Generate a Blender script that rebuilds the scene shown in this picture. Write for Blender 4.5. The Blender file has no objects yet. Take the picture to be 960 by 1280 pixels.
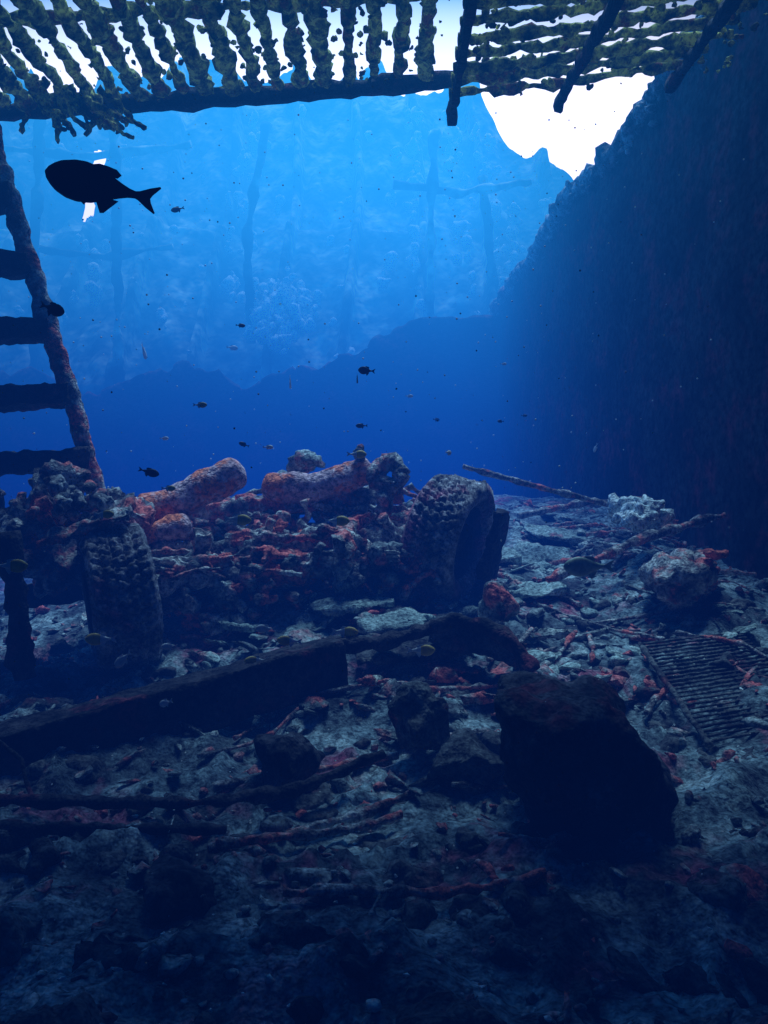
import bpy, bmesh, math, random
from mathutils import Vector, Matrix, Euler, noise
random.seed(7)
scn=bpy.context.scene
scn.view_settings.view_transform='Standard'
scn.view_settings.look='None'
scn.view_settings.exposure=0
R=math.radians

# ------------------------------------------------------------ materials
def rampset(cr,stops):
    while len(cr.elements)<len(stops): cr.elements.new(0.5)
    for e,(p,c) in zip(cr.elements,stops):
        e.position=p; e.color=(c[0],c[1],c[2],1)
def crust(name,stops,scale=3.0,red=None,redpos=(0.56,0.66),bump=0.8,bdist=0.03,speck=0.0,fine=28.0,rough=0.9,redscale=2.3,transl=0.0):
    m=bpy.data.materials.new(name); m.use_nodes=True
    nt=m.node_tree; N=nt.nodes; L=nt.links
    b=N['Principled BSDF']; b.inputs['Roughness'].default_value=rough
    b.inputs['Specular IOR Level'].default_value=0.15
    geo=N.new('ShaderNodeNewGeometry')
    def noi(sc,det=4,ro=0.62,off=0):
        n=N.new('ShaderNodeTexNoise'); n.inputs['Scale'].default_value=sc
        n.inputs['Detail'].default_value=det; n.inputs['Roughness'].default_value=ro
        if off:
            va=N.new('ShaderNodeVectorMath'); va.operation='ADD'; va.inputs[1].default_value=(off,off*1.7,-off)
            L.new(geo.outputs['Position'],va.inputs[0]); L.new(va.outputs[0],n.inputs['Vector'])
        else: L.new(geo.outputs['Position'],n.inputs['Vector'])
        return n
    n1=noi(scale,3); cr=N.new('ShaderNodeValToRGB'); rampset(cr.color_ramp,stops)
    L.new(n1.outputs['Fac'],cr.inputs[0]); col=cr.outputs[0]
    def mix(a,fac,bcol=None,bsock=None,mode='MIX'):
        mx=N.new('ShaderNodeMix'); mx.data_type='RGBA'; mx.blend_type=mode
        L.new(a,mx.inputs[6])
        if isinstance(fac,float): mx.inputs[0].default_value=fac
        else: L.new(fac,mx.inputs[0])
        if bsock: L.new(bsock,mx.inputs[7])
        else: mx.inputs[7].default_value=(*bcol,1)
        return mx.outputs[2]
    n3=noi(fine,2,0.75,3.1)
    c3=N.new('ShaderNodeValToRGB'); rampset(c3.color_ramp,[(0.34,(0.25,0.25,0.25)),(0.66,(1.6,1.6,1.6))])
    L.new(n3.outputs['Fac'],c3.inputs[0])
    if red:
        n2=noi(redscale,4,0.7,11.3)
        r2=N.new('ShaderNodeMapRange'); r2.inputs[1].default_value=redpos[0]; r2.inputs[2].default_value=redpos[1]
        L.new(n2.outputs['Fac'],r2.inputs[0])
        col=mix(col,r2.outputs[0],bcol=red)
    col=mix(col,1.0,bsock=c3.outputs[0],mode='MULTIPLY')
    if speck>0:
        v=N.new('ShaderNodeTexVoronoi'); v.inputs['Scale'].default_value=24
        L.new(geo.outputs['Position'],v.inputs['Vector'])
        s=N.new('ShaderNodeMapRange'); s.inputs[1].default_value=0.05+speck; s.inputs[2].default_value=0.03+speck; 
        L.new(v.outputs['Distance'],s.inputs[0])
        sv=N.new('ShaderNodeSeparateXYZ'); L.new(v.outputs['Color'],sv.inputs[0])
        gt=N.new('ShaderNodeMath'); gt.operation='GREATER_THAN'; gt.inputs[1].default_value=0.75; L.new(sv.outputs[0],gt.inputs[0])
        mu=N.new('ShaderNodeMath'); mu.operation='MULTIPLY'; L.new(gt.outputs[0],mu.inputs[0]); L.new(s.outputs[0],mu.inputs[1])
        col=mix(col,mu.outputs[0],bcol=(0.6,0.6,0.56))
    L.new(col,b.inputs['Base Color'])
    nb=noi(fine*0.7,2.5,0.78,5.5)
    bp=N.new('ShaderNodeBump'); bp.inputs['Strength'].default_value=bump; bp.inputs['Distance'].default_value=bdist
    L.new(nb.outputs['Fac'],bp.inputs['Height'])
    L.new(bp.outputs[0],b.inputs['Normal'])
    if transl:
        t=N.new('ShaderNodeBsdfTranslucent'); L.new(col,t.inputs[0])
        ms_=N.new('ShaderNodeMixShader'); ms_.inputs[0].default_value=transl
        L.new(b.outputs[0],ms_.inputs[1]); L.new(t.outputs[0],ms_.inputs[2]); L.new(ms_.outputs[0],N['Material Output'].inputs[0])
    return m
M_floor=crust('silt_rubble',[(0.34,(0.045,0.05,0.06)),(0.47,(0.13,0.17,0.18)),(0.56,(0.27,0.36,0.37)),(0.68,(0.52,0.62,0.60))],scale=3.4,red=(0.42,0.10,0.15),redpos=(0.55,0.70),speck=0.07,fine=30,bump=1.0)
M_stone=crust('encrusted_stone',[(0.34,(0.07,0.07,0.075)),(0.5,(0.23,0.27,0.27)),(0.64,(0.55,0.62,0.58))],scale=6,red=(0.72,0.17,0.16),redpos=(0.51,0.61),speck=0.05,fine=34,redscale=3)
M_dark=crust('dark_rust',[(0.35,(0.02,0.02,0.022)),(0.65,(0.09,0.08,0.08))],scale=5,red=(0.25,0.05,0.06),redpos=(0.56,0.70),fine=30)
M_darkrock=crust('dark_rock',[(0.35,(0.03,0.03,0.035)),(0.55,(0.09,0.085,0.09)),(.7,(.22,.22,.23))],scale=4,red=(0.16,.04,.045),speck=0.03,fine=26)
M_gravelrock=crust('gravel_rock',[(0.35,(0.04,0.04,0.045)),(0.65,(0.18,0.19,0.18))],scale=4,red=(0.3,.07,.07),redpos=(.58,.7),speck=0.04,fine=30)
M_metal=crust('encrusted_iron',[(0.35,(0.06,0.055,0.06)),(0.48,(0.26,0.25,0.25)),(0.60,(0.65,0.65,0.6))],scale=9,red=(0.8,0.19,0.16),redpos=(0.50,0.60),speck=0.05,fine=40,redscale=4)
M_pipe=crust('pink_crust_pipe',[(0.35,(0.55,0.32,0.34)),(0.6,(0.95,0.66,0.68))],scale=7,red=(0.98,0.27,0.14),redpos=(0.48,0.56),speck=0.03,fine=36,bump=0.8,redscale=3.4)
M_tyre=crust('old_tyre_rubber',[(0.35,(0.12,0.11,0.11)),(0.52,(0.32,0.30,0.30)),(0.66,(0.65,0.6,0.6))],scale=9,red=(0.6,0.2,0.26),redpos=(0.52,0.66),fine=50,bump=0.6,bdist=0.012,speck=0.02)
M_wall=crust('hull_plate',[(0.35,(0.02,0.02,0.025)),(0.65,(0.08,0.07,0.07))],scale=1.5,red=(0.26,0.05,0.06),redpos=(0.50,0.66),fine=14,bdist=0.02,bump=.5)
M_edge=crust('hull_edge_growth',[(0.35,(0.08,0.085,0.10)),(0.65,(0.55,0.55,0.58))],scale=4,red=(0.4,0.12,0.2),redpos=(0.54,0.7),fine=18,bdist=0.05)
M_far=crust('reef_wall',[(0.40,(0.07,0.12,0.12)),(0.5,(0.22,0.30,0.26)),(0.60,(0.6,0.68,0.55))],scale=0.8,fine=2.6,bump=0.6,bdist=0.2)
M_olive=crust('rusty_growth',[(0.35,(0.05,0.045,0.03)),(0.46,(0.30,0.30,0.10)),(0.57,(0.9,0.85,0.25))],scale=11,fine=30,red=(0.35,0.11,0.06),redpos=(.56,.64),redscale=6,transl=.35)
M_slab=crust('pale_slab',[(0.35,(0.18,0.24,0.23)),(0.6,(0.42,0.54,0.50)),(0.7,(0.58,0.66,0.62))],scale=4,red=(0.5,0.14,0.15),redpos=(0.6,0.72),fine=40,speck=0.03)
M_coral=crust('pale_coral',[(0.3,(0.6,0.72,0.7)),(0.7,(0.85,0.9,0.88))],scale=12,fine=30)
M_redm=crust('red_sponge',[(0.35,(0.4,0.08,0.08)),(0.6,(0.85,0.22,0.15))],scale=9,fine=40)
def simple(name,c,rough=0.45,noise_amt=0.3):
    m=bpy.data.materials.new(name); m.use_nodes=True; nt=m.node_tree;N=nt.nodes;L=nt.links
    b=N['Principled BSDF']; b.inputs['Roughness'].default_value=rough
    n=N.new('ShaderNodeTexNoise'); n.inputs['Scale'].default_value=40
    cr=N.new('ShaderNodeValToRGB'); rampset(cr.color_ramp,[(0.3,tuple(v*(1-noise_amt) for v in c)),(0.7,tuple(min(.95,v*(1+noise_amt)) for v in c))])
    g=N.new('ShaderNodeNewGeometry'); L.new(g.outputs['Position'],n.inputs['Vector']); L.new(n.outputs['Fac'],cr.inputs[0]); L.new(cr.outputs[0],b.inputs['Base Color'])
    return m
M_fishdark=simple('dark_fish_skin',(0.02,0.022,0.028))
M_fishorange=simple('orange_fish_skin',(0.9,0.55,0.12))
M_fishwhite=simple('pale_fish_skin',(0.9,0.9,0.85),noise_amt=.1)
M_fisholive=simple('olive_fish_skin',(0.22,0.28,0.19))

# ------------------------------------------------------------ mesh helpers
def nz(p,s,o=0.0,octs=4):
    v=0;a=1;f=s
    for i in range(octs):
        v+=a*noise.noise(Vector((p[0]*f+o,p[1]*f+o*1.3,p[2]*f-o))); a*=0.5; f*=2.1
    return v
def mkobj(name,bm,mat,smooth=True,parent=None):
    me=bpy.data.meshes.new(name); bm.normal_update(); bm.to_mesh(me); bm.free()
    ob=bpy.data.objects.new(name,me); scn.collection.objects.link(ob)
    if mat: me.materials.append(mat)
    if smooth:
        for p in me.polygons: p.use_smooth=True
    if parent: ob.parent=parent
    return ob
def empty(name,loc=(0,0,0)):
    e=bpy.data.objects.new(name,None); scn.collection.objects.link(e); e.empty_display_size=0.1
    return e
def displace(bm,amp,scale,seed=0,octs=4):
    bm.normal_update()
    mv=[(v,v.normal.copy()*amp*nz(v.co,scale,seed,octs)) for v in bm.verts]
    for v,d in mv: v.co+=d
def add_tube(bm,pts,r,seg=12,step=0.04,amp=0.3,scale=8,seed=0,r2=None,squash=1.0,cap=0.0):
    pts=[Vector(p) for p in pts]; res=[]
    tot=sum((pts[i+1]-pts[i]).length for i in range(len(pts)-1)); acc=0
    for i in range(len(pts)-1):
        a,b=pts[i],pts[i+1]; n=max(1,int((b-a).length/step))
        for k in range(n): res.append((a.lerp(b,k/n),(acc+(b-a).length*k/n)/tot))
        acc+=(b-a).length
    res.append((pts[-1],1.0))
    rings=[]; up=None
    for i,(p,t) in enumerate(res):
        d=(res[min(i+1,len(res)-1)][0]-res[max(i-1,0)][0]).normalized()
        if up is None:
            up=Vector((0,0,1)) if abs(d.z)<0.9 else Vector((1,0,0))
        s=d.cross(up).normalized(); u=s.cross(d).normalized(); up=u
        rr=r if r2 is None else r+(r2-r)*t
        if cap:
            e_=min(t,1-t)*tot
            if e_<cap: rr*=max(.15,math.sqrt(max(0,1-(1-e_/cap)**2)))
        ring=[]
        for k in range(seg):
            a=2*math.pi*k/seg
            o=s*math.cos(a)+u*math.sin(a)*squash
            q=p+o*rr
            f=1+amp*nz(q,scale,seed,3)
            ring.append(bm.verts.new(p+o*rr*f))
        rings.append(ring)
    for i in range(len(rings)-1):
        for k in range(seg):
            bm.faces.new((rings[i][k],rings[i][(k+1)%seg],rings[i+1][(k+1)%seg],rings[i+1][k]))
    for ring,fl in ((rings[0],False),(rings[-1],True)):
        c=sum((v.co for v in ring),Vector())/seg
        cv=bm.verts.new(c)
        for k in range(seg):
            if fl: bm.faces.new((ring[k],ring[(k+1)%seg],cv))
            else: bm.faces.new((ring[(k+1)%seg],ring[k],cv))
def tube(name,pts,r,mat,parent=None,**kw):
    bm=bmesh.new(); add_tube(bm,pts,r,**kw); return mkobj(name,bm,mat,True,parent)
def merge(bm,t):
    me=bpy.data.meshes.new('tmp'); t.to_mesh(me); t.free(); bm.from_mesh(me); bpy.data.meshes.remove(me)
def add_box(bm,c,size,rot=(0,0,0),res=0.06,amp=0.02,scale=6,seed=0,shape=None):
    t=bmesh.new()
    nx,ny,nzz=[max(1,min(60,int(s/res))) for s in size]
    def g(n,m,f):
        vs=[[t.verts.new(f(i/n,j/m)) for j in range(m+1)] for i in range(n+1)]
        for i in range(n):
            for j in range(m): t.faces.new((vs[i][j],vs[i+1][j],vs[i+1][j+1],vs[i][j+1]))
    for s in (0,1):
        g(nx,ny,lambda a,b:(a-.5,b-.5,s-.5)); g(nx,nzz,lambda a,b:(a-.5,s-.5,b-.5)); g(ny,nzz,lambda a,b:(s-.5,a-.5,b-.5))
    bmesh.ops.remove_doubles(t,verts=t.verts,dist=1e-5)
    bmesh.ops.recalc_face_normals(t,faces=t.faces)
    for v in t.verts:
        v.co=Vector((v.co.x*size[0],v.co.y*size[1],v.co.z*size[2]))
        if shape: v.co=Vector(shape(v.co))
    Mx=Matrix.Translation(Vector(c))@Euler([R(a) for a in rot]).to_matrix().to_4x4()
    bmesh.ops.transform(t,matrix=Mx,verts=t.verts)
    displace(t,amp,scale,seed)
    merge(bm,t)
def box(name,c,size,mat,parent=None,smooth=False,**kw):
    bm=bmesh.new(); add_box(bm,c,size,**kw); return mkobj(name,bm,mat,smooth,parent)
def add_rock(bm,c,size,seed,n=11,sub=0,amp=0.05,scale=5,rot=None,sm=0.5,pts=None):
    rnd=random.Random(seed); t=bmesh.new()
    if pts:
        for p in pts: t.verts.new(p)
        rot=(0,0,0)
    else:
        for i in range(n):
            v=Vector((rnd.gauss(0,1),rnd.gauss(0,1),rnd.gauss(0,1))).normalized()
            t.verts.new((v.x*size[0]/2,v.y*size[1]/2,v.z*size[2]/2))
    bmesh.ops.convex_hull(t,input=t.verts)
    bmesh.ops.delete(t,geom=[v for v in t.verts if not v.link_faces],context='VERTS')
    if rot is None: rot=(rnd.uniform(-.3,.3),rnd.uniform(-.3,.3),rnd.uniform(0,6.28))
    bmesh.ops.transform(t,matrix=Matrix.Translation(Vector(c))@Euler(rot).to_matrix().to_4x4(),verts=t.verts)
    if sub:
        bmesh.ops.subdivide_edges(t,edges=t.edges,cuts=sub,use_grid_fill=True)
        bmesh.ops.triangulate(t,faces=t.faces)
        bmesh.ops.smooth_vert(t,verts=t.verts,factor=sm,use_axis_x=True,use_axis_y=True,use_axis_z=True)
        displace(t,amp,scale,seed*0.37)
    merge(bm,t)
def rock(name,c,size,mat,seed,sub=7,amp=0.05,scale=4,n=11,rot=None,parent=None,pts=None):
    bm=bmesh.new(); add_rock(bm,c,size,seed,n,sub,amp,scale,rot,pts=pts); return mkobj(name,bm,mat,True,parent)

# ------------------------------------------------------------ ground
prof=[(-4,0.0),(2.0,0.03),(3.2,0.16),(4.2,0.40),(5.4,0.72),(6.5,1.0),(8.0,1.26),(10,1.45),(16,1.5),(40,1.5)]
def smooth(a,b,x):
    t=max(0,min(1,(x-a)/(b-a))); return t*t*(3-2*t)
def Hb(x,y):
    for i in range(len(prof)-1):
        if prof[i][0]<=y<=prof[i+1][0]:
            t=(y-prof[i][0])/(prof[i+1][0]-prof[i][0]); z=prof[i][1]*(1-t)+prof[i+1][1]*t; break
    else: z=0
    z-=0.22*smooth(-0.8,-2.5,x)*smooth(3.5,5,y)*smooth(9,6,y)
    z-=0.75*smooth(5.8,7.2,y)*smooth(1.1,0.3,x)
    z+=0.14*math.exp(-((x-1.95)**2/0.25+(y-5.3)**2/0.5))
    z+=0.12*math.exp(-((x-0.35)**2/0.12+(y-4.5)**2/0.15))
    z+=0.16*math.exp(-((x+0.6)**2/0.9+(y-5.1)**2/0.16))
    z+=0.40*math.exp(-((x+0.7)**2/1.0+(y-5.75)**2/0.10))
    return z
def H(x,y):
    z=Hb(x,y)
    z+=0.09*nz((x,y,0),0.9,2,2)
    z+=0.06*nz((x,y,0),3.0,7,4)
    r=1-abs(noise.noise(Vector((x*2.2+4,y*3.6,1))))*2
    z+=0.06*max(0,r)**3*smooth(7,3,y)
    return z
bm=bmesh.new()
nxg,nyg=340,470
ys=[]
for j in range(nyg+1):
    t=j/nyg; ys.append(-3.2+ (t*0.45+0.55*t**2.6)*31)
rows=[]
for j,y in enumerate(ys):
    row=[]
    hw=2.6+max(0,y)*0.62
    for i in range(nxg+1):
        s=i/nxg*2-1; x=s*hw
        row.append(bm.verts.new((x,y,H(x,y)+0.018*nz((x,y,3),13,3,3))))
    rows.append(row)
for j in range(nyg):
    for i in range(nxg): bm.faces.new((rows[j][i],rows[j][i+1],rows[j+1][i+1],rows[j+1][i]))
mkobj('ground',bm,M_floor)

bm=bmesh.new(); rnd=random.Random(3)
for i in range(3400):
    y=rnd.uniform(1.7,9) if i%3 else rnd.uniform(3.8,6.8)
    x=rnd.uniform(-0.6*y,0.55*y)
    if x>2.7 or (x<.5 and y>6.4): continue
    k=rnd.random(); s=rnd.uniform(0.015,0.06)*(1+ (rnd.random()<0.12)*1.4)
    if y<3.2: s*=.7
    if k<0.45: size=(s*2.4,s*1.7,s*0.6)
    elif k<0.85: size=(s*1.5,s*1.2,s)
    else: size=(s*5,s*0.7,s*0.6)
    add_rock(bm,(x,y,H(x,y)+s*0.12),size,i+50,n=rnd.choice((8,10,14)),sub=1,sm=.6,amp=s*.35,scale=22,rot=(rnd.gauss(0,.3),rnd.gauss(0,.3),rnd.uniform(0,6.28)))
mkobj('rubble',bm,M_stone,True)
bm=bmesh.new()
for i in range(230):
    y=rnd.uniform(4.0,8.5); x=rnd.uniform(-0.25*y,0.45*y)
    if x>2.6 or (x<.5 and y>6): continue
    s=rnd.uniform(0.10,0.32)
    add_rock(bm,(x,y,H(x,y)+0.012),(s,s*rnd.uniform(.4,.8),0.045),i+5000,n=12,sub=3,amp=0.02,scale=11,rot=(rnd.gauss(0,.25),rnd.gauss(0,.25),rnd.uniform(0,6.28)))
mkobj('broken_plates',bm,M_slab,True)
bm=bmesh.new()
for i in range(210):
    y=rnd.uniform(1.8,5.2); x=rnd.uniform(-0.55*y,0.55*y); s=rnd.uniform(0.06,0.19)
    add_rock(bm,(x,y,H(x,y)-0.01),(s*1.4,s,s*.6),i+7000,n=12,sub=4,amp=0.035,scale=11)
mkobj('stones',bm,M_gravelrock,True)
bm=bmesh.new()
for i in range(46):
    if i<32: y=rnd.uniform(4.4,7.6); x=rnd.uniform(.7,min(2.5,.44*y))
    else: y=rnd.uniform(2.4,4.4); x=rnd.uniform(-.45*y,.4*y)
    a=rnd.gauss(0.2,.6); L_=rnd.uniform(.15,.45); r=rnd.uniform(.008,.02)
    p=[]
    for s in (-1,-.3,.3,1):
        xx=x+math.cos(a)*L_*s+rnd.gauss(0,.015); yy=y+math.sin(a)*L_*s
        if xx>2.55: xx=2.55
        p.append((xx,yy,H(xx,yy)+r+.012+rnd.uniform(0,.03)))
    add_tube(bm,p,r,seg=7,step=.02,amp=1.0,scale=16,seed=i)
mkobj('broken_rods',bm,M_metal,True)

# ------------------------------------------------------------ walls
def sheet(name,f,nu,nv,mat,thick=0.0,keep=None):
    bm=bmesh.new()
    vs=[[bm.verts.new(f(i/nu,j/nv)) for j in range(nv+1)] for i in range(nu+1)]
    for i in range(nu):
        for j in range(nv):
            if keep and not keep((i+.5)/nu,(j+.5)/nv): continue
            bm.faces.new((vs[i][j],vs[i+1][j],vs[i+1][j+1],vs[i][j+1]))
    ob=mkobj(name,bm,mat)
    if thick:
        md=ob.modifiers.new('s','SOLIDIFY'); md.thickness=thick; md.offset=0
    return ob
def hull_top(y): return 5.25+0.16*nz((y,0,0),0.5,1,3)+0.07*nz((y,3,0),4,1,2)
def hull_x(y): return 3.0-0.052*y
def fr(u,v):
    y=-3.2+19.0*u
    z=0.2+(hull_top(y)-0.2)*v
    x=hull_x(y)+0.03*nz((0,y,z),0.5,4,3)
    return (x,y,z)
hull=empty('hull_side')
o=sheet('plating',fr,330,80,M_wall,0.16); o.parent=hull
bm=bmesh.new()
add_tube(bm,[(hull_x(y)-.03,y,hull_top(y)-.03) for y in [-3+.15*k for k in range(124)]],.13,seg=14,step=.05,amp=.8,scale=5,squash=1.0)
for i in range(700):
    y=rnd.uniform(4,15.6); s=rnd.uniform(.04,.15)
    add_rock(bm,(hull_x(y)-.11+rnd.gauss(0,.02),y,hull_top(y)-abs(rnd.gauss(0,.14))+.04),(s*.8,s,s*.8),30000+i,n=12,sub=1,amp=.03,scale=12)
mkobj('edge_growth',bm,M_edge,True,hull)
def frb(u,v):
    x=-9.6+12.4*u
    top=3.9+1.0*smooth(-0.6,0.8,x)+0.7*nz((x,0,0),0.45,9,5)*(1-.7*smooth(-0.2,.6,x))
    z=0.2+(top-0.2)*v
    return (x,15.2+0.25*nz((x,z,0),0.9,8,4),z)
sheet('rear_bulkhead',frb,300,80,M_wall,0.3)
def fy(x,z): return 17.2+0.58*max(0,z-4)
tp=[(-20,0),(2.80,13.5),(2.98,12.7),(3.15,12.0),(3.45,11.4),(3.8,11.0),(4.4,10.6),(4.75,10.1),(5.15,9.4),(5.7,8.6)]
def top_far(x):
    if x<2.8: top=max(13.7+1.9*nz((x,0,0),0.5,2,3),13.2 if x>-.5 else 12.9)
    else:
        top=8.6
        for i in range(1,len(tp)-1):
            if tp[i][0]<=x<=tp[i+1][0]:
                s=(x-tp[i][0])/(tp[i+1][0]-tp[i][0]); top=tp[i][1]*(1-s)+tp[i+1][1]*s; break
    return top+(0.22 if x<2.8 else .12)*nz((x,1,0),2.2,2,4)
def ff(u,v):
    x=-11+16.7*u
    z=1+(top_far(x)-1)*v
    y=fy(x,z)+0.6*nz((x,z*.3,0),0.3,3,3)+0.22*nz((x,z*.5,2),1.2,3,4)
    fx=(x*0.62+.1*math.sin(z*.5))%1.0
    y-=0.6*smooth(.10,.03,abs(fx-.5))*smooth(3,5,z)
    y+=0.5*smooth(8.2,8.35,z+.25*nz((x,0,0),.6,5,2))
    return (x,min(y,23.8),z)
def fk(u,v):
    x=-11+16.7*u; z=1+12.8*v
    n=0.5*nz((x,z,9),0.8,1,3)
    if abs(x+7.7)<0.10+0.35*n and 8.6+n<z<10.6+n: return False
    return True
ws=empty('wreck_superstructure')
o=sheet('bulkhead_face',ff,360,260,M_far,0.0,fk); o.parent=ws
bm=bmesh.new()
for i in range(400):
    x=rnd.uniform(-9.5,4.9); z=rnd.uniform(4.5,12)
    if i<170: x=rnd.gauss(-2.45,0.30)+rnd.choice((0,0,.3)); z=rnd.gauss(5.7,0.36)
    elif i<330: x=rnd.choice((-6.5,-3.4,0.7,1.8,2.6,3.0,4.0))+rnd.gauss(0,.12); z=rnd.uniform(6.0,12)
    if x>2.2 and z>11.4-1.15*(x-2.2): continue
    s=rnd.uniform(0.08,0.30)
    add_rock(bm,(x,fy(x,z)-.55+rnd.gauss(0,.15),z),(s,s*0.8,s*rnd.uniform(.8,2.6)),9000+i,n=16,sub=2,amp=.15,scale=4)
mkobj('coral_growth',bm,M_coral,True,ws)
bm=bmesh.new()
for k,(x,y,z0,z1) in enumerate(((-5.6,17,4,10.5),(-2.9,17.6,5,9.8),(1.0,17.5,5,9.6),(2.5,18,5,8.8),(-7.4,17,3,10))):
    add_tube(bm,[(x,y,z0),(x+rnd.gauss(0,.12),y,(z0+z1)/2),(x+rnd.gauss(0,.2),y,z1)],.10,seg=8,step=.12,amp=1.0,scale=2.5,seed=k)
for k,(z,x0,x1) in enumerate(((9.2,-8.5,-4.2),(7.0,-7.6,-4.6),(8.4,0.2,3.2))):
    add_tube(bm,[(x0,17.4,z),((x0+x1)/2,17.6,z-.12),(x1,17.5,z+.08)],.08,seg=8,step=.12,amp=1.0,scale=2.5,seed=k+9)
mkobj('stanchions',bm,M_far,True,ws)
def fl(u,v):
    y=-3.2+26*u; z=0.2+9.5*v+0.3*nz((y,0,0),.6,1,2)*v
    x=-4.6-5.0*smooth(3,14,y)+0.25*nz((y,z,0),0.6,6,4)
    return (x,y,z)
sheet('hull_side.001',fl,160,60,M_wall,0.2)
sheet('bulkhead_light_block',lambda u,v:(-6+10*u,-3.0+0.1*nz((u*6,v*4,0),1,1,3),6*v),40,30,M_wall,0.1)  # unseen wall behind the camera, added to keep skylight out
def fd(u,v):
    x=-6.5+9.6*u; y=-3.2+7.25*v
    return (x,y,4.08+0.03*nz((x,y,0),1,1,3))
sheet('shade_deck',fd,90,60,M_wall,0.10)  # unseen cover over the camera, added and extended to shade the foreground

# ------------------------------------------------------------ hatch gratings
g1=empty('hatch_grating')
bm=bmesh.new()
def gz1(x): return 3.84+0.068*(x+3.4)
i=0; x=-3.4
while x<0.32:
    z=gz1(x)
    if not (-2.0<x<-1.9 or -1.05<x<-0.97):
        add_tube(bm,[(x,3.3,z),(x+rnd.uniform(-.02,.02),4.3,z+rnd.uniform(-.02,.02)),(x,5.12,z)],rnd.uniform(.034,.05),seg=10,step=0.03,amp=1.1,scale=10,seed=i)
    x+=rnd.uniform(0.13,0.165); i+=1
mkobj('bars',bm,M_olive,True,g1)
bm=bmesh.new()
for k,yy in enumerate((3.55,4.35)):
    add_tube(bm,[(-3.6,yy,gz1(-3.6)+.04),(0.36,yy+0.05,gz1(.36)+.04)],0.035,seg=8,step=0.03,amp=1.0,scale=8,seed=30+k)
mkobj('cross_bars',bm,M_olive,True,g1)
box('edge_beam',(-1.58,5.17,3.93),(4.10,0.07,0.09),M_dark,g1,True,rot=(0,-3.9,0),amp=0.03,scale=7,res=.04)
bm=bmesh.new()
for i in range(650):
    x=rnd.uniform(-3.4,0.34); y=rnd.uniform(3.9,5.15); s=rnd.uniform(.015,.055)
    add_rock(bm,(x,y,gz1(x)+rnd.uniform(-.05,.04)),(s*1.2,s,s),12000+i,n=10,sub=1,amp=.02,scale=20)
mkobj('growth',bm,M_olive,True,g1)
g2=empty('hatch_grating')
bm=bmesh.new()
for k in range(12):
    y=3.35+k*0.143
    add_tube(bm,[(0.40,y,3.86+rnd.uniform(-.01,.01)),(1.1,y,3.93+rnd.uniform(-.015,.015)),(2.2-0.03*k,y-0.06,4.03)],0.030,seg=9,step=0.03,amp=1.1,scale=10,seed=60+k)
mkobj('slats',bm,M_olive,True,g2)
bm=bmesh.new()
add_box(bm,(0.43,4.22,3.82),(0.04,1.8,0.11),amp=0.02,scale=8,res=.03)
add_box(bm,(1.15,4.15,3.85),(0.04,1.8,0.08),rot=(0,0,4),amp=0.02,scale=8,res=.03,seed=4)
add_box(bm,(1.80,4.15,3.94),(0.035,1.7,0.06),rot=(0,0,2),amp=0.02,scale=8,res=.03,seed=4)
mkobj('runners',bm,M_dark,True,g2)
bm=bmesh.new()
for i in range(300):
    x=rnd.uniform(0.45,2.1); y=rnd.uniform(3.9,4.95); s=rnd.uniform(.015,.055)
    add_rock(bm,(x,y,3.86+0.09*(x-.4)+rnd.uniform(-.03,.05)),(s*1.3,s,s),14000+i,n=10,sub=1,amp=.02,scale=20)
mkobj('growth',bm,M_olive,True,g2)
bm=bmesh.new()
for i in range(26):
    x=-1.95+rnd.gauss(0,.13); z=3.84; y=5.0+rnd.gauss(0,.06); p=[(x,y,z+0.08)]
    dx=rnd.uniform(-.02,.12)
    for k in range(4):
        x+=dx*0.6+rnd.gauss(0,.03); z-=rnd.uniform(.015,.06); p.append((x,y,z))
    add_tube(bm,p,0.022,seg=7,step=0.015,amp=1.4,scale=26,seed=i,r2=0.012)
mkobj('soft_coral',bm,M_olive)

# ------------------------------------------------------------ ladder
lad=empty('ladder')
def railp(t):
    return Vector((-2.36+0.58*t,4.85+0.10*t,3.55-2.05*t))
tube('rail_1',[railp(-.15),railp(0),railp(.5),railp(1),railp(1.25)],0.055,M_metal,lad,amp=0.4,scale=9,seg=14,step=.015)
off=Vector((-0.62,-0.10,0.0))
tube('rail_2',[railp(-.1)+off,railp(.5)+off,railp(1.25)+off],0.055,M_dark,lad,amp=0.4,scale=9,seg=10)
bm=bmesh.new()
for k in range(8):
    t=(-0.01+k*0.192)
    p=railp(t); q=p+off
    c=(p+q)/2
    add_box(bm,c,(0.64,0.20,0.12),rot=(0,-4,10),res=.025,amp=0.03,scale=9,seed=k)
mkobj('rungs',bm,M_dark,True,lad)
tube('rusty_post',[(-1.92,4.1,1.2),(-1.88,4.1,0.9),(-1.84,4.1,0.45)],0.06,M_dark,amp=.6,scale=10)

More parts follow.
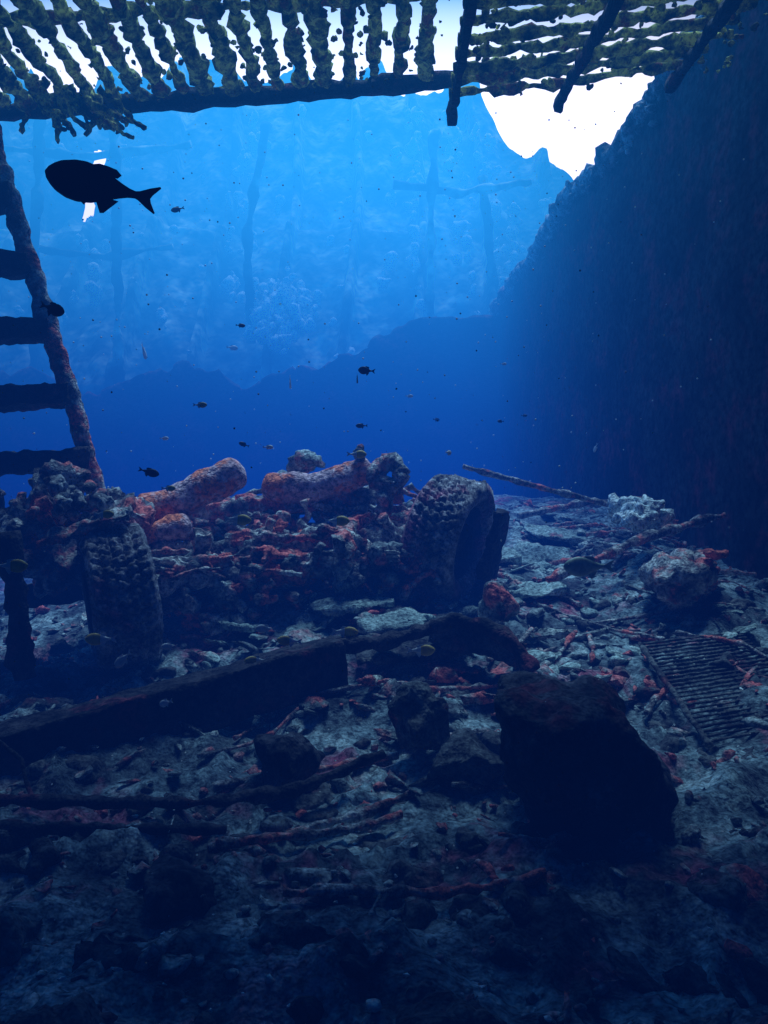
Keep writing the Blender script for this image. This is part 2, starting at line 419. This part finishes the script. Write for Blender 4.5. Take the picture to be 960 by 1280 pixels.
# ------------------------------------------------------------ truck axle / chassis wreck
ch=empty('truck_chassis_wreck')
def tyre(name,c,Rad,w,yaw,roll,parent):
    bm=bmesh.new(); NT=280
    hw=w/2; ri=Rad*0.58
    prof2=[(-hw*.62,ri),(-hw*.85,ri+.02),(-hw*1.02,ri+.07),(-hw*1.08,ri+.12),(-hw*1.0,Rad-.045),(-hw*.9,Rad-.012)]
    nt=30
    tread=[(-hw*.86+ (1.72*hw)*k/nt, Rad) for k in range(nt+1)]
    prof2=prof2+tread+[(-a,b) for a,b in reversed(prof2)]
    rings=[]
    for i in range(NT):
        th=2*math.pi*i/NT; ring=[]
        for j,(a,r) in enumerate(prof2):
            rr=r
            if 6<=j<6+nt+1:
                s=(j-6)/nt
                zig=math.sin(th*60)*0.04
                g=any(abs(s+zig*(1 if q!=.5 else -1)-q)<0.04 for q in (.17,.39,.61,.83))
                lug=((th*36/(2*math.pi)+abs(s-.5)*1.6)%1)<0.30
                if g: rr-=0.022
                if lug: rr-=0.016
                rr-=0.05*(s-.5)**2
            p=Vector((a,rr*math.cos(th),rr*math.sin(th)))
            n=nz(p,7,c[0],4)
            rr+=0.012*n+0.04*max(0,nz(p,14,2,2)-.38)
            ring.append(bm.verts.new((a+0.008*n,rr*math.cos(th),rr*math.sin(th))))
        rings.append(ring)
    m=len(prof2)
    for i in range(NT):
        A=rings[i];B=rings[(i+1)%NT]
        for j in range(m-1): bm.faces.new((A[j],A[j+1],B[j+1],B[j]))
    Mx=Matrix.Translation(Vector(c))@Euler((0,R(roll),R(yaw))).to_matrix().to_4x4()
    bmesh.ops.recalc_face_normals(bm,faces=bm.faces)
    bmesh.ops.transform(bm,matrix=Mx,verts=bm.verts)
    e=empty(name); e.parent=parent
    mkobj('tyre',bm,M_tyre,True,e)
    bm=bmesh.new()
    pr=[(0.02,0.05),(hw*.75,.055),(hw*.75,.11),(hw*.35,.13),(hw*.3,ri-.05),(hw*.55,ri-.02),(hw*.7,ri+.012),(-hw*.7,ri+.012),(-hw*.5,ri-.03),(-.02,ri-.05)]
    rings=[]
    for i in range(48):
        th=2*math.pi*i/48
        rings.append([bm.verts.new((a,r*math.cos(th),r*math.sin(th))) for a,r in pr])
    for i in range(48):
        A=rings[i];B=rings[(i+1)%48]
        for j in range(len(pr)-1): bm.faces.new((A[j],A[j+1],B[j+1],B[j]))
    for k in range(8):
        a=k*math.pi/4; add_tube(bm,[(hw*.3,.19*math.cos(a),.19*math.sin(a)),(hw*.55,.19*math.cos(a),.19*math.sin(a))],.018,seg=6,step=.05,amp=0)
    add_tube(bm,[(-hw*1.1,0,0),(-hw*.2,0,0)],.17,seg=20,step=.04,amp=.15)
    bmesh.ops.transform(bm,matrix=Mx,verts=bm.verts)
    mkobj('rim',bm,M_dark,True,e)
    return e
tyre('wheel_right',(0.44,5.35,1.12),0.42,0.34,-26,13,ch)
tyre('wheel_left',(-1.50,4.55,0.82),0.42,0.32,24,-8,ch)
box('drum_plate',(0.73,5.30,1.08),(0.06,0.34,0.46),M_dark,ch,True,rot=(0,14,-20),amp=.03,scale=8,res=.03)
tube('axle_beam',[(-1.45,4.65,.86),(-.9,4.85,.92),(-.3,5.0,.95),(.35,5.3,1.08)],.055,M_metal,ch,amp=.6,scale=9,seg=14,step=.02)
bm=bmesh.new(); add_rock(bm,(-.62,4.98,.95),(.32,.34,.30),77,n=40,sub=3,amp=.05,scale=10)
mkobj('differential',bm,M_metal,True,ch)
tube('cylinder_left',[(-1.58,5.15,1.27),(-1.3,5.18,1.38),(-1.05,5.22,1.51),(-.91,5.25,1.58)],.112,M_pipe,ch,amp=.18,scale=8,seg=28,step=.012,cap=.07)
tube('cylinder_right',[(-.83,5.45,1.47),(-.5,5.45,1.46),(-.25,5.45,1.53),(-.08,5.45,1.61)],.100,M_pipe,ch,amp=.18,scale=8,seg=28,step=.012,cap=.06)
tube('cylinder_low',[(-1.75,5.0,1.12),(-1.45,5.02,1.16),(-1.2,5.05,1.22)],.085,M_pipe,ch,amp=.25,scale=8,seg=24,step=.015,cap=.05)
bm=bmesh.new(); add_rock(bm,(-.53,5.6,1.64),(.36,.2,.22),12,n=14,sub=5,amp=.05,scale=10); add_rock(bm,(-.7,5.7,1.52),(.3,.3,.2),13,n=14,sub=4,amp=.03,scale=10)
add_rock(bm,(-.16,5.4,1.70),(.12,.12,.11),15,n=14,sub=5,amp=.03,scale=14)
mkobj('crust_lump',bm,M_stone,True,ch)
bm=bmesh.new()
pts=[(0.03+.10*math.cos(a)*.8,5.32+.02*math.sin(a),1.55+.075*math.sin(a)) for a in [k*2*math.pi/20 for k in range(21)]]
add_tube(bm,pts,.055,seg=10,step=.015,amp=.9,scale=14)
add_tube(bm,[(0.0,5.3,1.5),(.0,5.28,1.3),(-.01,5.25,1.02)],.06,seg=14,step=.015,amp=.9,scale=12)
mkobj('steering_post',bm,M_metal,True,ch)
bm=bmesh.new()
add_box(bm,(-.72,5.5,1.35),(1.7,.10,.12),rot=(2,-6,4),amp=.05,scale=9,res=.025,seed=2)
add_box(bm,(-.65,5.12,1.10),(1.75,.08,.09),rot=(2,-4,9),amp=.05,scale=9,res=.025,seed=9)
add_box(bm,(-1.2,5.3,1.18),(.09,1.0,.12),rot=(8,0,14),amp=.05,scale=9,res=.025,seed=5)
add_box(bm,(-.2,5.3,1.20),(.09,1.2,.12),rot=(10,0,-6),amp=.05,scale=9,res=.025,seed=7)
mkobj('frame_rails',bm,M_metal,True,ch)
bm=bmesh.new()
for (cx,cy,cz,rz) in ((-1.2,4.9,.95,75),(.1,5.2,1.03,80)):
    for l in range(5):
        L_=0.75-.12*l
        add_box(bm,(cx,cy,cz-.022*l),(L_,.07,.016),rot=(0,0,rz),amp=.008,scale=10,res=.04,shape=lambda p:(p.x,p.y,p.z+0.25*p.x*p.x))
mkobj('leaf_springs',bm,M_metal,True,ch)
bm=bmesh.new(); r3=random.Random(21)
for i in range(230):
    x=r3.uniform(-1.5,.28); y=4.62+0.35*(x+1.35)/1.6+r3.uniform(0,.85); z=min(1.42,Hb(x,y)+r3.uniform(.02,.46))
    a=r3.uniform(0,3.14); L_=r3.uniform(.12,.6)
    d=Vector((math.cos(a),.3*r3.uniform(-1,1),math.sin(a)*r3.uniform(-.6,.6)))*L_/2
    p=Vector((x,y,z)); mid=p+Vector((r3.gauss(0,.04),r3.gauss(0,.04),r3.gauss(0,.05)))
    add_tube(bm,[p-d,mid,p+d],r3.uniform(.009,.032),seg=9,step=.015,amp=1.2,scale=14,seed=i)
mkobj('linkages',bm,M_metal,True,ch)
bm=bmesh.new()
for i in range(320):
    x=r3.uniform(-1.6,.4); y=4.65+0.4*(x+1.4)/1.7+r3.uniform(0,.95); z=min(1.36,Hb(x,y)+r3.uniform(-.02,.38))
    s=r3.uniform(.04,.18)
    add_rock(bm,(x,y,z),(s*1.3,s,s*.9),300+i,n=12,sub=3,amp=.05,scale=13)
mkobj('engine_scraps',bm,M_stone,True,ch)
bm=bmesh.new()
for i in range(52):
    x=r3.uniform(-1.3,.25); y=4.7+0.35*(x+1.1)/1.3+r3.uniform(0,.4); z=Hb(x,y)+r3.uniform(.1,.42)
    s=r3.uniform(.03,.09); add_rock(bm,(x,y,z),(s*1.6,s,s*.7),800+i,n=12,sub=3,amp=.04,scale=18)
mkobj('sponge_patches',bm,M_redm,True,ch)
bm=bmesh.new()
hx,hy=-.10,.12
add_rock(bm,(-1.75+hx,4.5+hy,1.40),(.42,.45,.36),5,n=16,sub=8,amp=.09,scale=8)
add_rock(bm,(-1.92+hx,4.4+hy,1.16),(.34,.4,.5),6,n=16,sub=8,amp=.09,scale=8)
add_rock(bm,(-1.60,4.85,1.27),(.5,.4,.3),8,n=16,sub=8,amp=.09,scale=8)
add_rock(bm,(-1.9,4.75,1.0),(.5,.4,.4),9,n=16,sub=8,amp=.09,scale=8)
add_box(bm,(-1.66,4.5,1.25),(.5,.4,.035),rot=(15,-18,10),res=.02,amp=.05,scale=9)
for i in range(56):
    s=r3.uniform(.04,.15); add_rock(bm,(-1.78+r3.gauss(0,.17),4.5+r3.gauss(0,.1),1.28+r3.gauss(0,.12)),(s,s,s),1800+i,n=12,sub=2,amp=.04,scale=14)
mkobj('fender_remains',bm,M_metal,True,ch)
bm=bmesh.new()
for k,(x,y,sx,sy,rz) in enumerate(((-.2,4.85,.5,.35,20),(-.42,4.6,.35,.3,-30),(.05,4.6,.38,.22,10),(-.85,4.75,.3,.25,40),(.75,6.0,.5,.4,10),(1.2,6.2,.5,.4,-20),(1.0,5.3,.35,.3,30),(1.5,6.9,.6,.4,5))):
    add_box(bm,(x,y,H(x,y)+.05),(sx,sy,.025),rot=(12+8*(k%3-1),6*(k%2*2-1),rz),res=.025,amp=.035,scale=7,seed=k,shape=lambda p:(p.x*(1-1.1*abs(p.y+.1*p.x)),p.y,p.z))
mkobj('deck_plates',bm,M_slab,True)

# ------------------------------------------------------------ fallen beam and debris
bm=bmesh.new()
A=Vector((-1.75,3.25,0.20)); B=Vector((-.20,4.05,0.52)); d=(B-A); ln=d.length; yaw=math.degrees(math.atan2(d.y,d.x)); pit=-math.degrees(math.asin(d.z/ln))
c=(A+B)/2
add_box(bm,c+Vector((0,0,.02)),(ln,.045,.24),rot=(0,pit,yaw),res=.025,amp=.016,scale=6)
add_box(bm,c+Vector((-.03,.10,.125)),(ln,.20,.025),rot=(0,pit,yaw),res=.025,amp=.02,scale=6,seed=4)
mkobj('fallen_beam',bm,M_dark,True)
tube('bent_pipe',[(-.2,4.1,.62),(.1,4.2,.64),(.35,4.2,.72),(.52,4.15,.72),(.66,4.05,.62),(.74,4.0,.50)],.04,M_dark,amp=.8,scale=8,seg=12,step=.02)
bm=bmesh.new()
add_box(bm,(.48,4.18,.62),(.5,.05,.12),rot=(0,12,-12),res=.03,amp=.04,scale=8)
add_box(bm,(.15,4.3,.58),(.6,.25,.03),rot=(20,-4,5),res=.03,amp=.04,scale=8)
mkobj('bent_plate',bm,M_gravelrock,True)
tube('rusty_pipe',[(-1.7,2.9,.26),(-1.2,2.95,.24),(-.7,2.95,.23),(-.35,3.05,.24),(0,3.25,.32)],.022,M_dark,amp=.9,scale=12,step=.02)
tube('rusty_pipe',[(-1.7,2.75,.22),(-1.0,2.80,.20),(-.55,2.8,.19)],.018,M_dark,amp=.9,scale=12,step=.02)
tube('cable',[(-1.7,3.15,.42),(-1.55,3.2,.40),(-1.42,3.15,.33),(-1.38,3.1,.26),(-1.3,3.0,.2)],.009,M_dark,amp=.5,scale=20,step=.02)
rock('boulder',(0,0,0),(1,1,1),M_darkrock,31,sub=14,amp=.06,scale=5,pts=[(.40,2.85,.60),(.46,3.2,.66),(.80,2.85,.62),(.80,3.2,.67),(.62,2.72,.56),(1.05,2.85,.27),(1.08,3.2,.30),(1.02,2.82,.05),(.98,3.3,.05),(.66,2.78,.04),(.56,3.2,.05),(.46,2.86,.34),(.92,2.80,.48)])
rock('boulder',(-.38,3.25,.27),(.34,.3,.30),M_darkrock,14,sub=9,amp=.05,scale=6)
rock('boulder',(.16,3.5,.38),(.34,.3,.32),M_gravelrock,15,sub=9,amp=.05,scale=6)
rock('boulder',(.35,3.3,.27),(.5,.4,.28),M_gravelrock,18,sub=9,amp=.05,scale=6)
rock('boulder',(.66,4.6,.78),(.26,.2,.28),M_stone,19,sub=9,amp=.06,scale=6)
rock('boulder',(-.65,2.5,.11),(.30,.3,.20),M_darkrock,20,sub=9,amp=.05,scale=6)
rock('boulder',(1.85,5.0,.90),(.7,.5,.42),M_metal,22,sub=12,amp=.09,scale=6)
tube('pole',[(.62,6.3,1.66),(1.15,6.4,1.52),(1.7,6.4,1.38),(2.3,6.3,1.22)],.022,M_metal,amp=.6,scale=10,step=.02)
tube('pole',[(1.05,5.2,.86),(1.4,5.35,.98),(1.8,5.6,1.12),(2.5,5.9,1.28)],.03,M_metal,amp=.8,scale=9,step=.02)
tube('pole',[(1.2,7.2,1.26),(1.8,7.4,1.38),(2.4,7.5,1.42)],.03,M_metal,amp=.7,scale=9,step=.03)
bm=bmesh.new()
for k in range(9): add_rock(bm,(1.78+.08*(k%4),5.72+.05*k,1.24+.05*(k%3)),(.2,.2,.17),700+k,n=18,sub=4,amp=.05,scale=14)
mkobj('sponge',bm,M_coral,True)
rock('red_sponge',(2.0,4.85,1.06),(.18,.15,.1),M_redm,91,sub=5,amp=.03,scale=12)
bm=bmesh.new()
z0=Hb(1.7,3.6)+.05; z1=Hb(1.7,4.5)+.07
for k in range(26):
    t=k/25; y=3.6+t*.9; z=z0+(z1-z0)*t
    add_tube(bm,[(1.40,y-.12,z),(1.72,y,z+.015),(2.05,y+.12,z+.03)],.007,seg=6,step=.03,amp=.7,scale=14,seed=k)
for x,dy in ((1.40,-.12),(2.05,.12)):
    add_tube(bm,[(x,3.58+dy,z0-.012),(x,4.52+dy,z1-.0)],.014,seg=8,step=.03,amp=.9,scale=10)
mkobj('radiator_core',bm,M_gravelrock,True)

# ------------------------------------------------------------ fish
fp=[(0,.05),(.03,.3),(.08,.52),(.16,.76),(.28,.95),(.4,1.0),(.55,.90),(.7,.62),(.82,.38),(.92,.22),(1,.17)]
def fprof(t):
    for i in range(len(fp)-1):
        if fp[i][0]<=t<=fp[i+1][0]:
            s=(t-fp[i][0])/(fp[i+1][0]-fp[i][0]); return fp[i][1]*(1-s)+fp[i+1][1]*s
    return .17
def fish(name,loc,L_,heading,pitch,mats,deep=.36,roll=0):
    e=empty(name)
    bm=bmesh.new(); NS=34; SG=16; rings=[]
    for i in range(NS+1):
        t=i/NS; x=L_*(.5-.82*t); h=L_*deep*.5*fprof(t); w=min(h*.5,L_*deep*.2*(1-.6*t))
        ring=[]
        for k in range(SG):
            a=2*math.pi*k/SG
            ring.append(bm.verts.new((x,w*math.cos(a),h*math.sin(a)*(.95 if math.sin(a)>0 else 1.05))))
        rings.append(ring)
    for i in range(NS):
        for k in range(SG):
            f=bm.faces.new((rings[i][k],rings[i][(k+1)%SG],rings[i+1][(k+1)%SG],rings[i+1][k]))
            f.material_index=0 if (i<NS*.6 or len(mats)<2) else 1
    bm.faces.new(rings[0]); bm.faces.new(list(reversed(rings[-1])))
    bodyo=mkobj('body',bm,mats[0],True,e)
    if len(mats)>1: bodyo.data.materials.append(mats[1])
    bm=bmesh.new()
    def fin(pts,th=.004):
        n=len(pts); a=[bm.verts.new((p[0]*L_,th*L_,p[1]*L_)) for p in pts]; b=[bm.verts.new((p[0]*L_,-th*L_,p[1]*L_)) for p in pts]
        bm.faces.new(a); bm.faces.new(list(reversed(b)))
        for i in range(n): bm.faces.new((a[i],a[(i+1)%n],b[(i+1)%n],b[i]))
    fin([(-.27,.02),(-.34,.04),(-.42,.085),(-.50,.12),(-.51,.11),(-.455,.035),(-.44,0),(-.455,-.035),(-.51,-.11),(-.50,-.12),(-.42,-.085),(-.34,-.04),(-.27,-.02)])
    fin([(.12,deep*.44),(.06,deep*.50),(-.02,deep*.49),(-.10,deep*.46),(-.15,deep*.36),(-.12,deep*.26),(.0,deep*.3)])
    fin([(.0,-deep*.42),(-.05,-deep*.64),(-.08,-deep*.62),(-.18,-deep*.26),(-.05,-deep*.25)])
    fin([(.18,-deep*.42),(.10,-deep*.55),(.08,-deep*.42)])
    mkobj('fins',bm,mats[-1],False,e)
    bm=bmesh.new()
    for s in (-1,1):
        bmesh.ops.create_uvsphere(bm,u_segments=10,v_segments=8,radius=L_*.022,matrix=Matrix.Translation((L_*.41,s*L_*deep*.16,L_*.03)))
    mkobj('eyes',bm,M_fishdark,True,e)
    e.location=loc; e.rotation_euler=(R(roll),R(pitch),R(heading))
    return e
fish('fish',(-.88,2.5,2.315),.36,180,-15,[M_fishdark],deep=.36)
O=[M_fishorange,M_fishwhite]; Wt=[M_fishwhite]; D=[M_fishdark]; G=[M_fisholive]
shoal=[(-1.32,3.2,2.11,.11,-20,20,D),(-.10,4.6,2.11,.10,150,-10,D),(-.16,4.8,2.10,.06,90,60,G),(-1.17,4.0,1.5,.09,10,15,D),(-1.03,4.5,1.9,.07,0,0,O),
(-.17,5.0,1.66,.11,10,0,O),(.40,5.0,1.67,.07,60,0,Wt),(-.80,4.4,1.26,.13,0,4,O),(-.27,4.6,1.25,.13,10,0,O),(-.59,4.0,.72,.09,170,0,Wt),(-.47,4.0,.66,.11,180,-4,O),
(-.20,4.1,.69,.12,0,3,O),(-.62,3.9,.58,.10,190,0,O),(-1.17,3.6,.64,.10,160,40,Wt),(-1.34,3.8,.70,.13,180,0,O),(-1.04,3.9,.65,.07,200,0,Wt),(-.95,3.5,.47,.07,150,20,Wt),
(-1.53,3.3,1.08,.12,0,0,O),(-1.18,4.4,1.43,.07,0,0,O),(-.87,5.0,1.72,.06,180,-20,D),(-.75,5.2,1.72,.06,0,0,Wt),(1.17,4.6,.99,.25,180,0,G),(-2.09,7,2.7,.15,90,40,Wt),
(-.70,6.0,2.27,.09,90,70,Wt),(-.15,5.4,1.88,.07,180,0,D),(.22,7,2.31,.06,0,0,Wt),(-1.36,3.9,1.29,.09,0,0,O),(.18,3.9,.63,.12,0,0,O),(-1.54,6,3.56,.09,200,20,D),(1.71,6.5,1.82,.07,120,60,Wt),
(.52,8,2.22,.08,40,0,D),(-1.70,9,3.14,.12,30,0,Wt),(-1.64,6,1.85,.06,0,0,Wt),(1.22,7,2.14,.05,0,0,D),(1.04,7,2.59,.05,0,0,Wt),(-1.0,5.6,2.6,.06,20,0,D),(.9,6.2,2.0,.05,200,0,D)]
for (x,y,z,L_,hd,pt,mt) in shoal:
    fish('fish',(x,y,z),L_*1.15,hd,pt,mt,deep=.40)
bm=bmesh.new()
for i in range(520):
    y=rnd.uniform(2.0,12); x=rnd.uniform(-.45*y,.45*y); z=1.3+rnd.uniform(-.05,.5)*y
    if x>2.3: continue
    s=rnd.uniform(.0012,.0034)*max(1,y*.4)
    bmesh.ops.create_icosphere(bm,subdivisions=1,radius=s,matrix=Matrix.Translation((x,y,z)))
mkobj('marine_snow',bm,M_fishwhite,True)
bm=bmesh.new()
for i in range(200):
    y=rnd.uniform(1.9,6.5); x=rnd.uniform(-.5*y,.45*y); s=rnd.uniform(.006,.02)
    add_rock(bm,(x,y,H(x,y)+.02),(s*1.6,s,s*.7),20000+i,n=10)
mkobj('shells',bm,M_coral,False)

# ------------------------------------------------------------ water (emissive volumes standing in for scattered light)
def vol_box(name,lo,hi,mat):
    bm=bmesh.new()
    bmesh.ops.create_cube(bm,size=1)
    for v in bm.verts: v.co=Vector([lo[k] if v.co[k]<0 else hi[k] for k in range(3)])
    return mkobj(name,bm,mat,False)
mw=bpy.data.materials.new('hold_water_glow'); mw.use_nodes=True; nt=mw.node_tree; N=nt.nodes; L=nt.links
mw.cycles.volume_step_rate=4.0
N.remove(N['Principled BSDF']); out=N['Material Output']
tc=N.new('ShaderNodeTexCoord'); sp=N.new('ShaderNodeSeparateXYZ'); L.new(tc.outputs['Object'],sp.inputs[0])
def mr(sock,a,b,c,d,smooth_=True):
    m=N.new('ShaderNodeMapRange'); m.interpolation_type='SMOOTHSTEP' if smooth_ else 'LINEAR'
    for i,v in enumerate((a,b,c,d)): m.inputs[1+i].default_value=v
    L.new(sock,m.inputs[0]); return m.outputs[0]
def mth(op,a,b):
    m=N.new('ShaderNodeMath'); m.operation=op
    for i,q in enumerate((a,b)):
        if isinstance(q,float): m.inputs[i].default_value=q
        else: L.new(q,m.inputs[i])
    return m.outputs[0]
gy=mr(sp.outputs[1],1,12,0.10,1.0); gz=mr(sp.outputs[2],0.5,8,0.45,1.0); gx=mr(sp.outputs[0],-8,0,0.65,1.0)  # glow graded by distance, height and side to imitate lit haze
hull_shade=mth('SUBTRACT',1.0,mth('MULTIPLY',mr(sp.outputs[0],.6,2.8,0,.85),mr(sp.outputs[1],7,17,1,0)))  # shade beside the hull written into the water's emission
g=mth('MULTIPLY',mth('MULTIPLY',mth('MULTIPLY',gy,gz),gx),hull_shade)
mc=N.new('ShaderNodeMix'); mc.data_type='RGBA'; mc.inputs[6].default_value=(0.0018,0.034,0.25,1); mc.inputs[7].default_value=(0.009,0.200,0.48,1)
L.new(mr(sp.outputs[2],1.0,8.0,0,1),mc.inputs[0])
em=N.new('ShaderNodeEmission'); L.new(mc.outputs[2],em.inputs[0]); L.new(g,em.inputs[1])  # haze is emitted by the water in place of scattered sunlight
ab=N.new('ShaderNodeVolumeAbsorption'); ab.inputs['Color'].default_value=(0.12,0.0,0.0,1); ab.inputs['Density'].default_value=0.14
ad=N.new('ShaderNodeAddShader'); L.new(em.outputs[0],ad.inputs[0]); L.new(ab.outputs[0],ad.inputs[1]); L.new(ad.outputs[0],out.inputs['Volume'])
vol_box('water',(-12,-3.6,-1),(8,24,10.5),mw)
ms=bpy.data.materials.new('open_water_glow'); ms.use_nodes=True; nt=ms.node_tree; N=nt.nodes; L=nt.links
N.remove(N['Principled BSDF']); out=N['Material Output']
em=N.new('ShaderNodeEmission'); em.inputs[0].default_value=(0.85,0.98,1.0,1); em.inputs[1].default_value=3.3  # volume glows by itself to imitate sunlit water behind the opening
ab=N.new('ShaderNodeVolumeAbsorption'); ab.inputs['Color'].default_value=(0,0,0,1); ab.inputs['Density'].default_value=0.1
ad=N.new('ShaderNodeAddShader'); L.new(em.outputs[0],ad.inputs[0]); L.new(ab.outputs[0],ad.inputs[1]); L.new(ad.outputs[0],out.inputs['Volume'])
vol_box('open_water_glow',(-16,24.01,-1),(16,40,17),ms)

# ------------------------------------------------------------ light
w=bpy.data.worlds.new('World'); scn.world=w; w.use_nodes=True; nt=w.node_tree
bg=nt.nodes['Background']; sky=nt.nodes.new('ShaderNodeTexSky'); sky.sky_type='NISHITA'; sky.sun_disc=False
sdir=Vector((0.06,0.27,0.95)).normalized()
sky.sun_elevation=math.asin(sdir.z); sky.sun_rotation=math.atan2(sdir.x,sdir.y)
tn=nt.nodes.new('ShaderNodeMix'); tn.data_type='RGBA'; tn.blend_type='MULTIPLY'; tn.inputs[0].default_value=1; tn.inputs[7].default_value=(.45,.8,1,1)
nt.links.new(sky.outputs[0],tn.inputs[6]); nt.links.new(tn.outputs[2],bg.inputs[0]); bg.inputs[1].default_value=0.14
sl=bpy.data.lights.new('Sun','SUN'); sl.energy=17; sl.angle=R(20); sl.color=(.34,.76,1.0)
so=bpy.data.objects.new('Sun',sl); scn.collection.objects.link(so); so.rotation_euler=sdir.to_track_quat('Z','Y').to_euler()

cd=bpy.data.cameras.new('Camera'); cam=bpy.data.objects.new('Camera',cd); scn.collection.objects.link(cam)
cam.location=(0,0,1.3); cam.rotation_euler=(R(90),0,0)
cd.sensor_fit='VERTICAL'; cd.sensor_height=36; cd.lens=18*1005/640; cd.clip_end=500; cd.clip_start=.05
scn.camera=cam
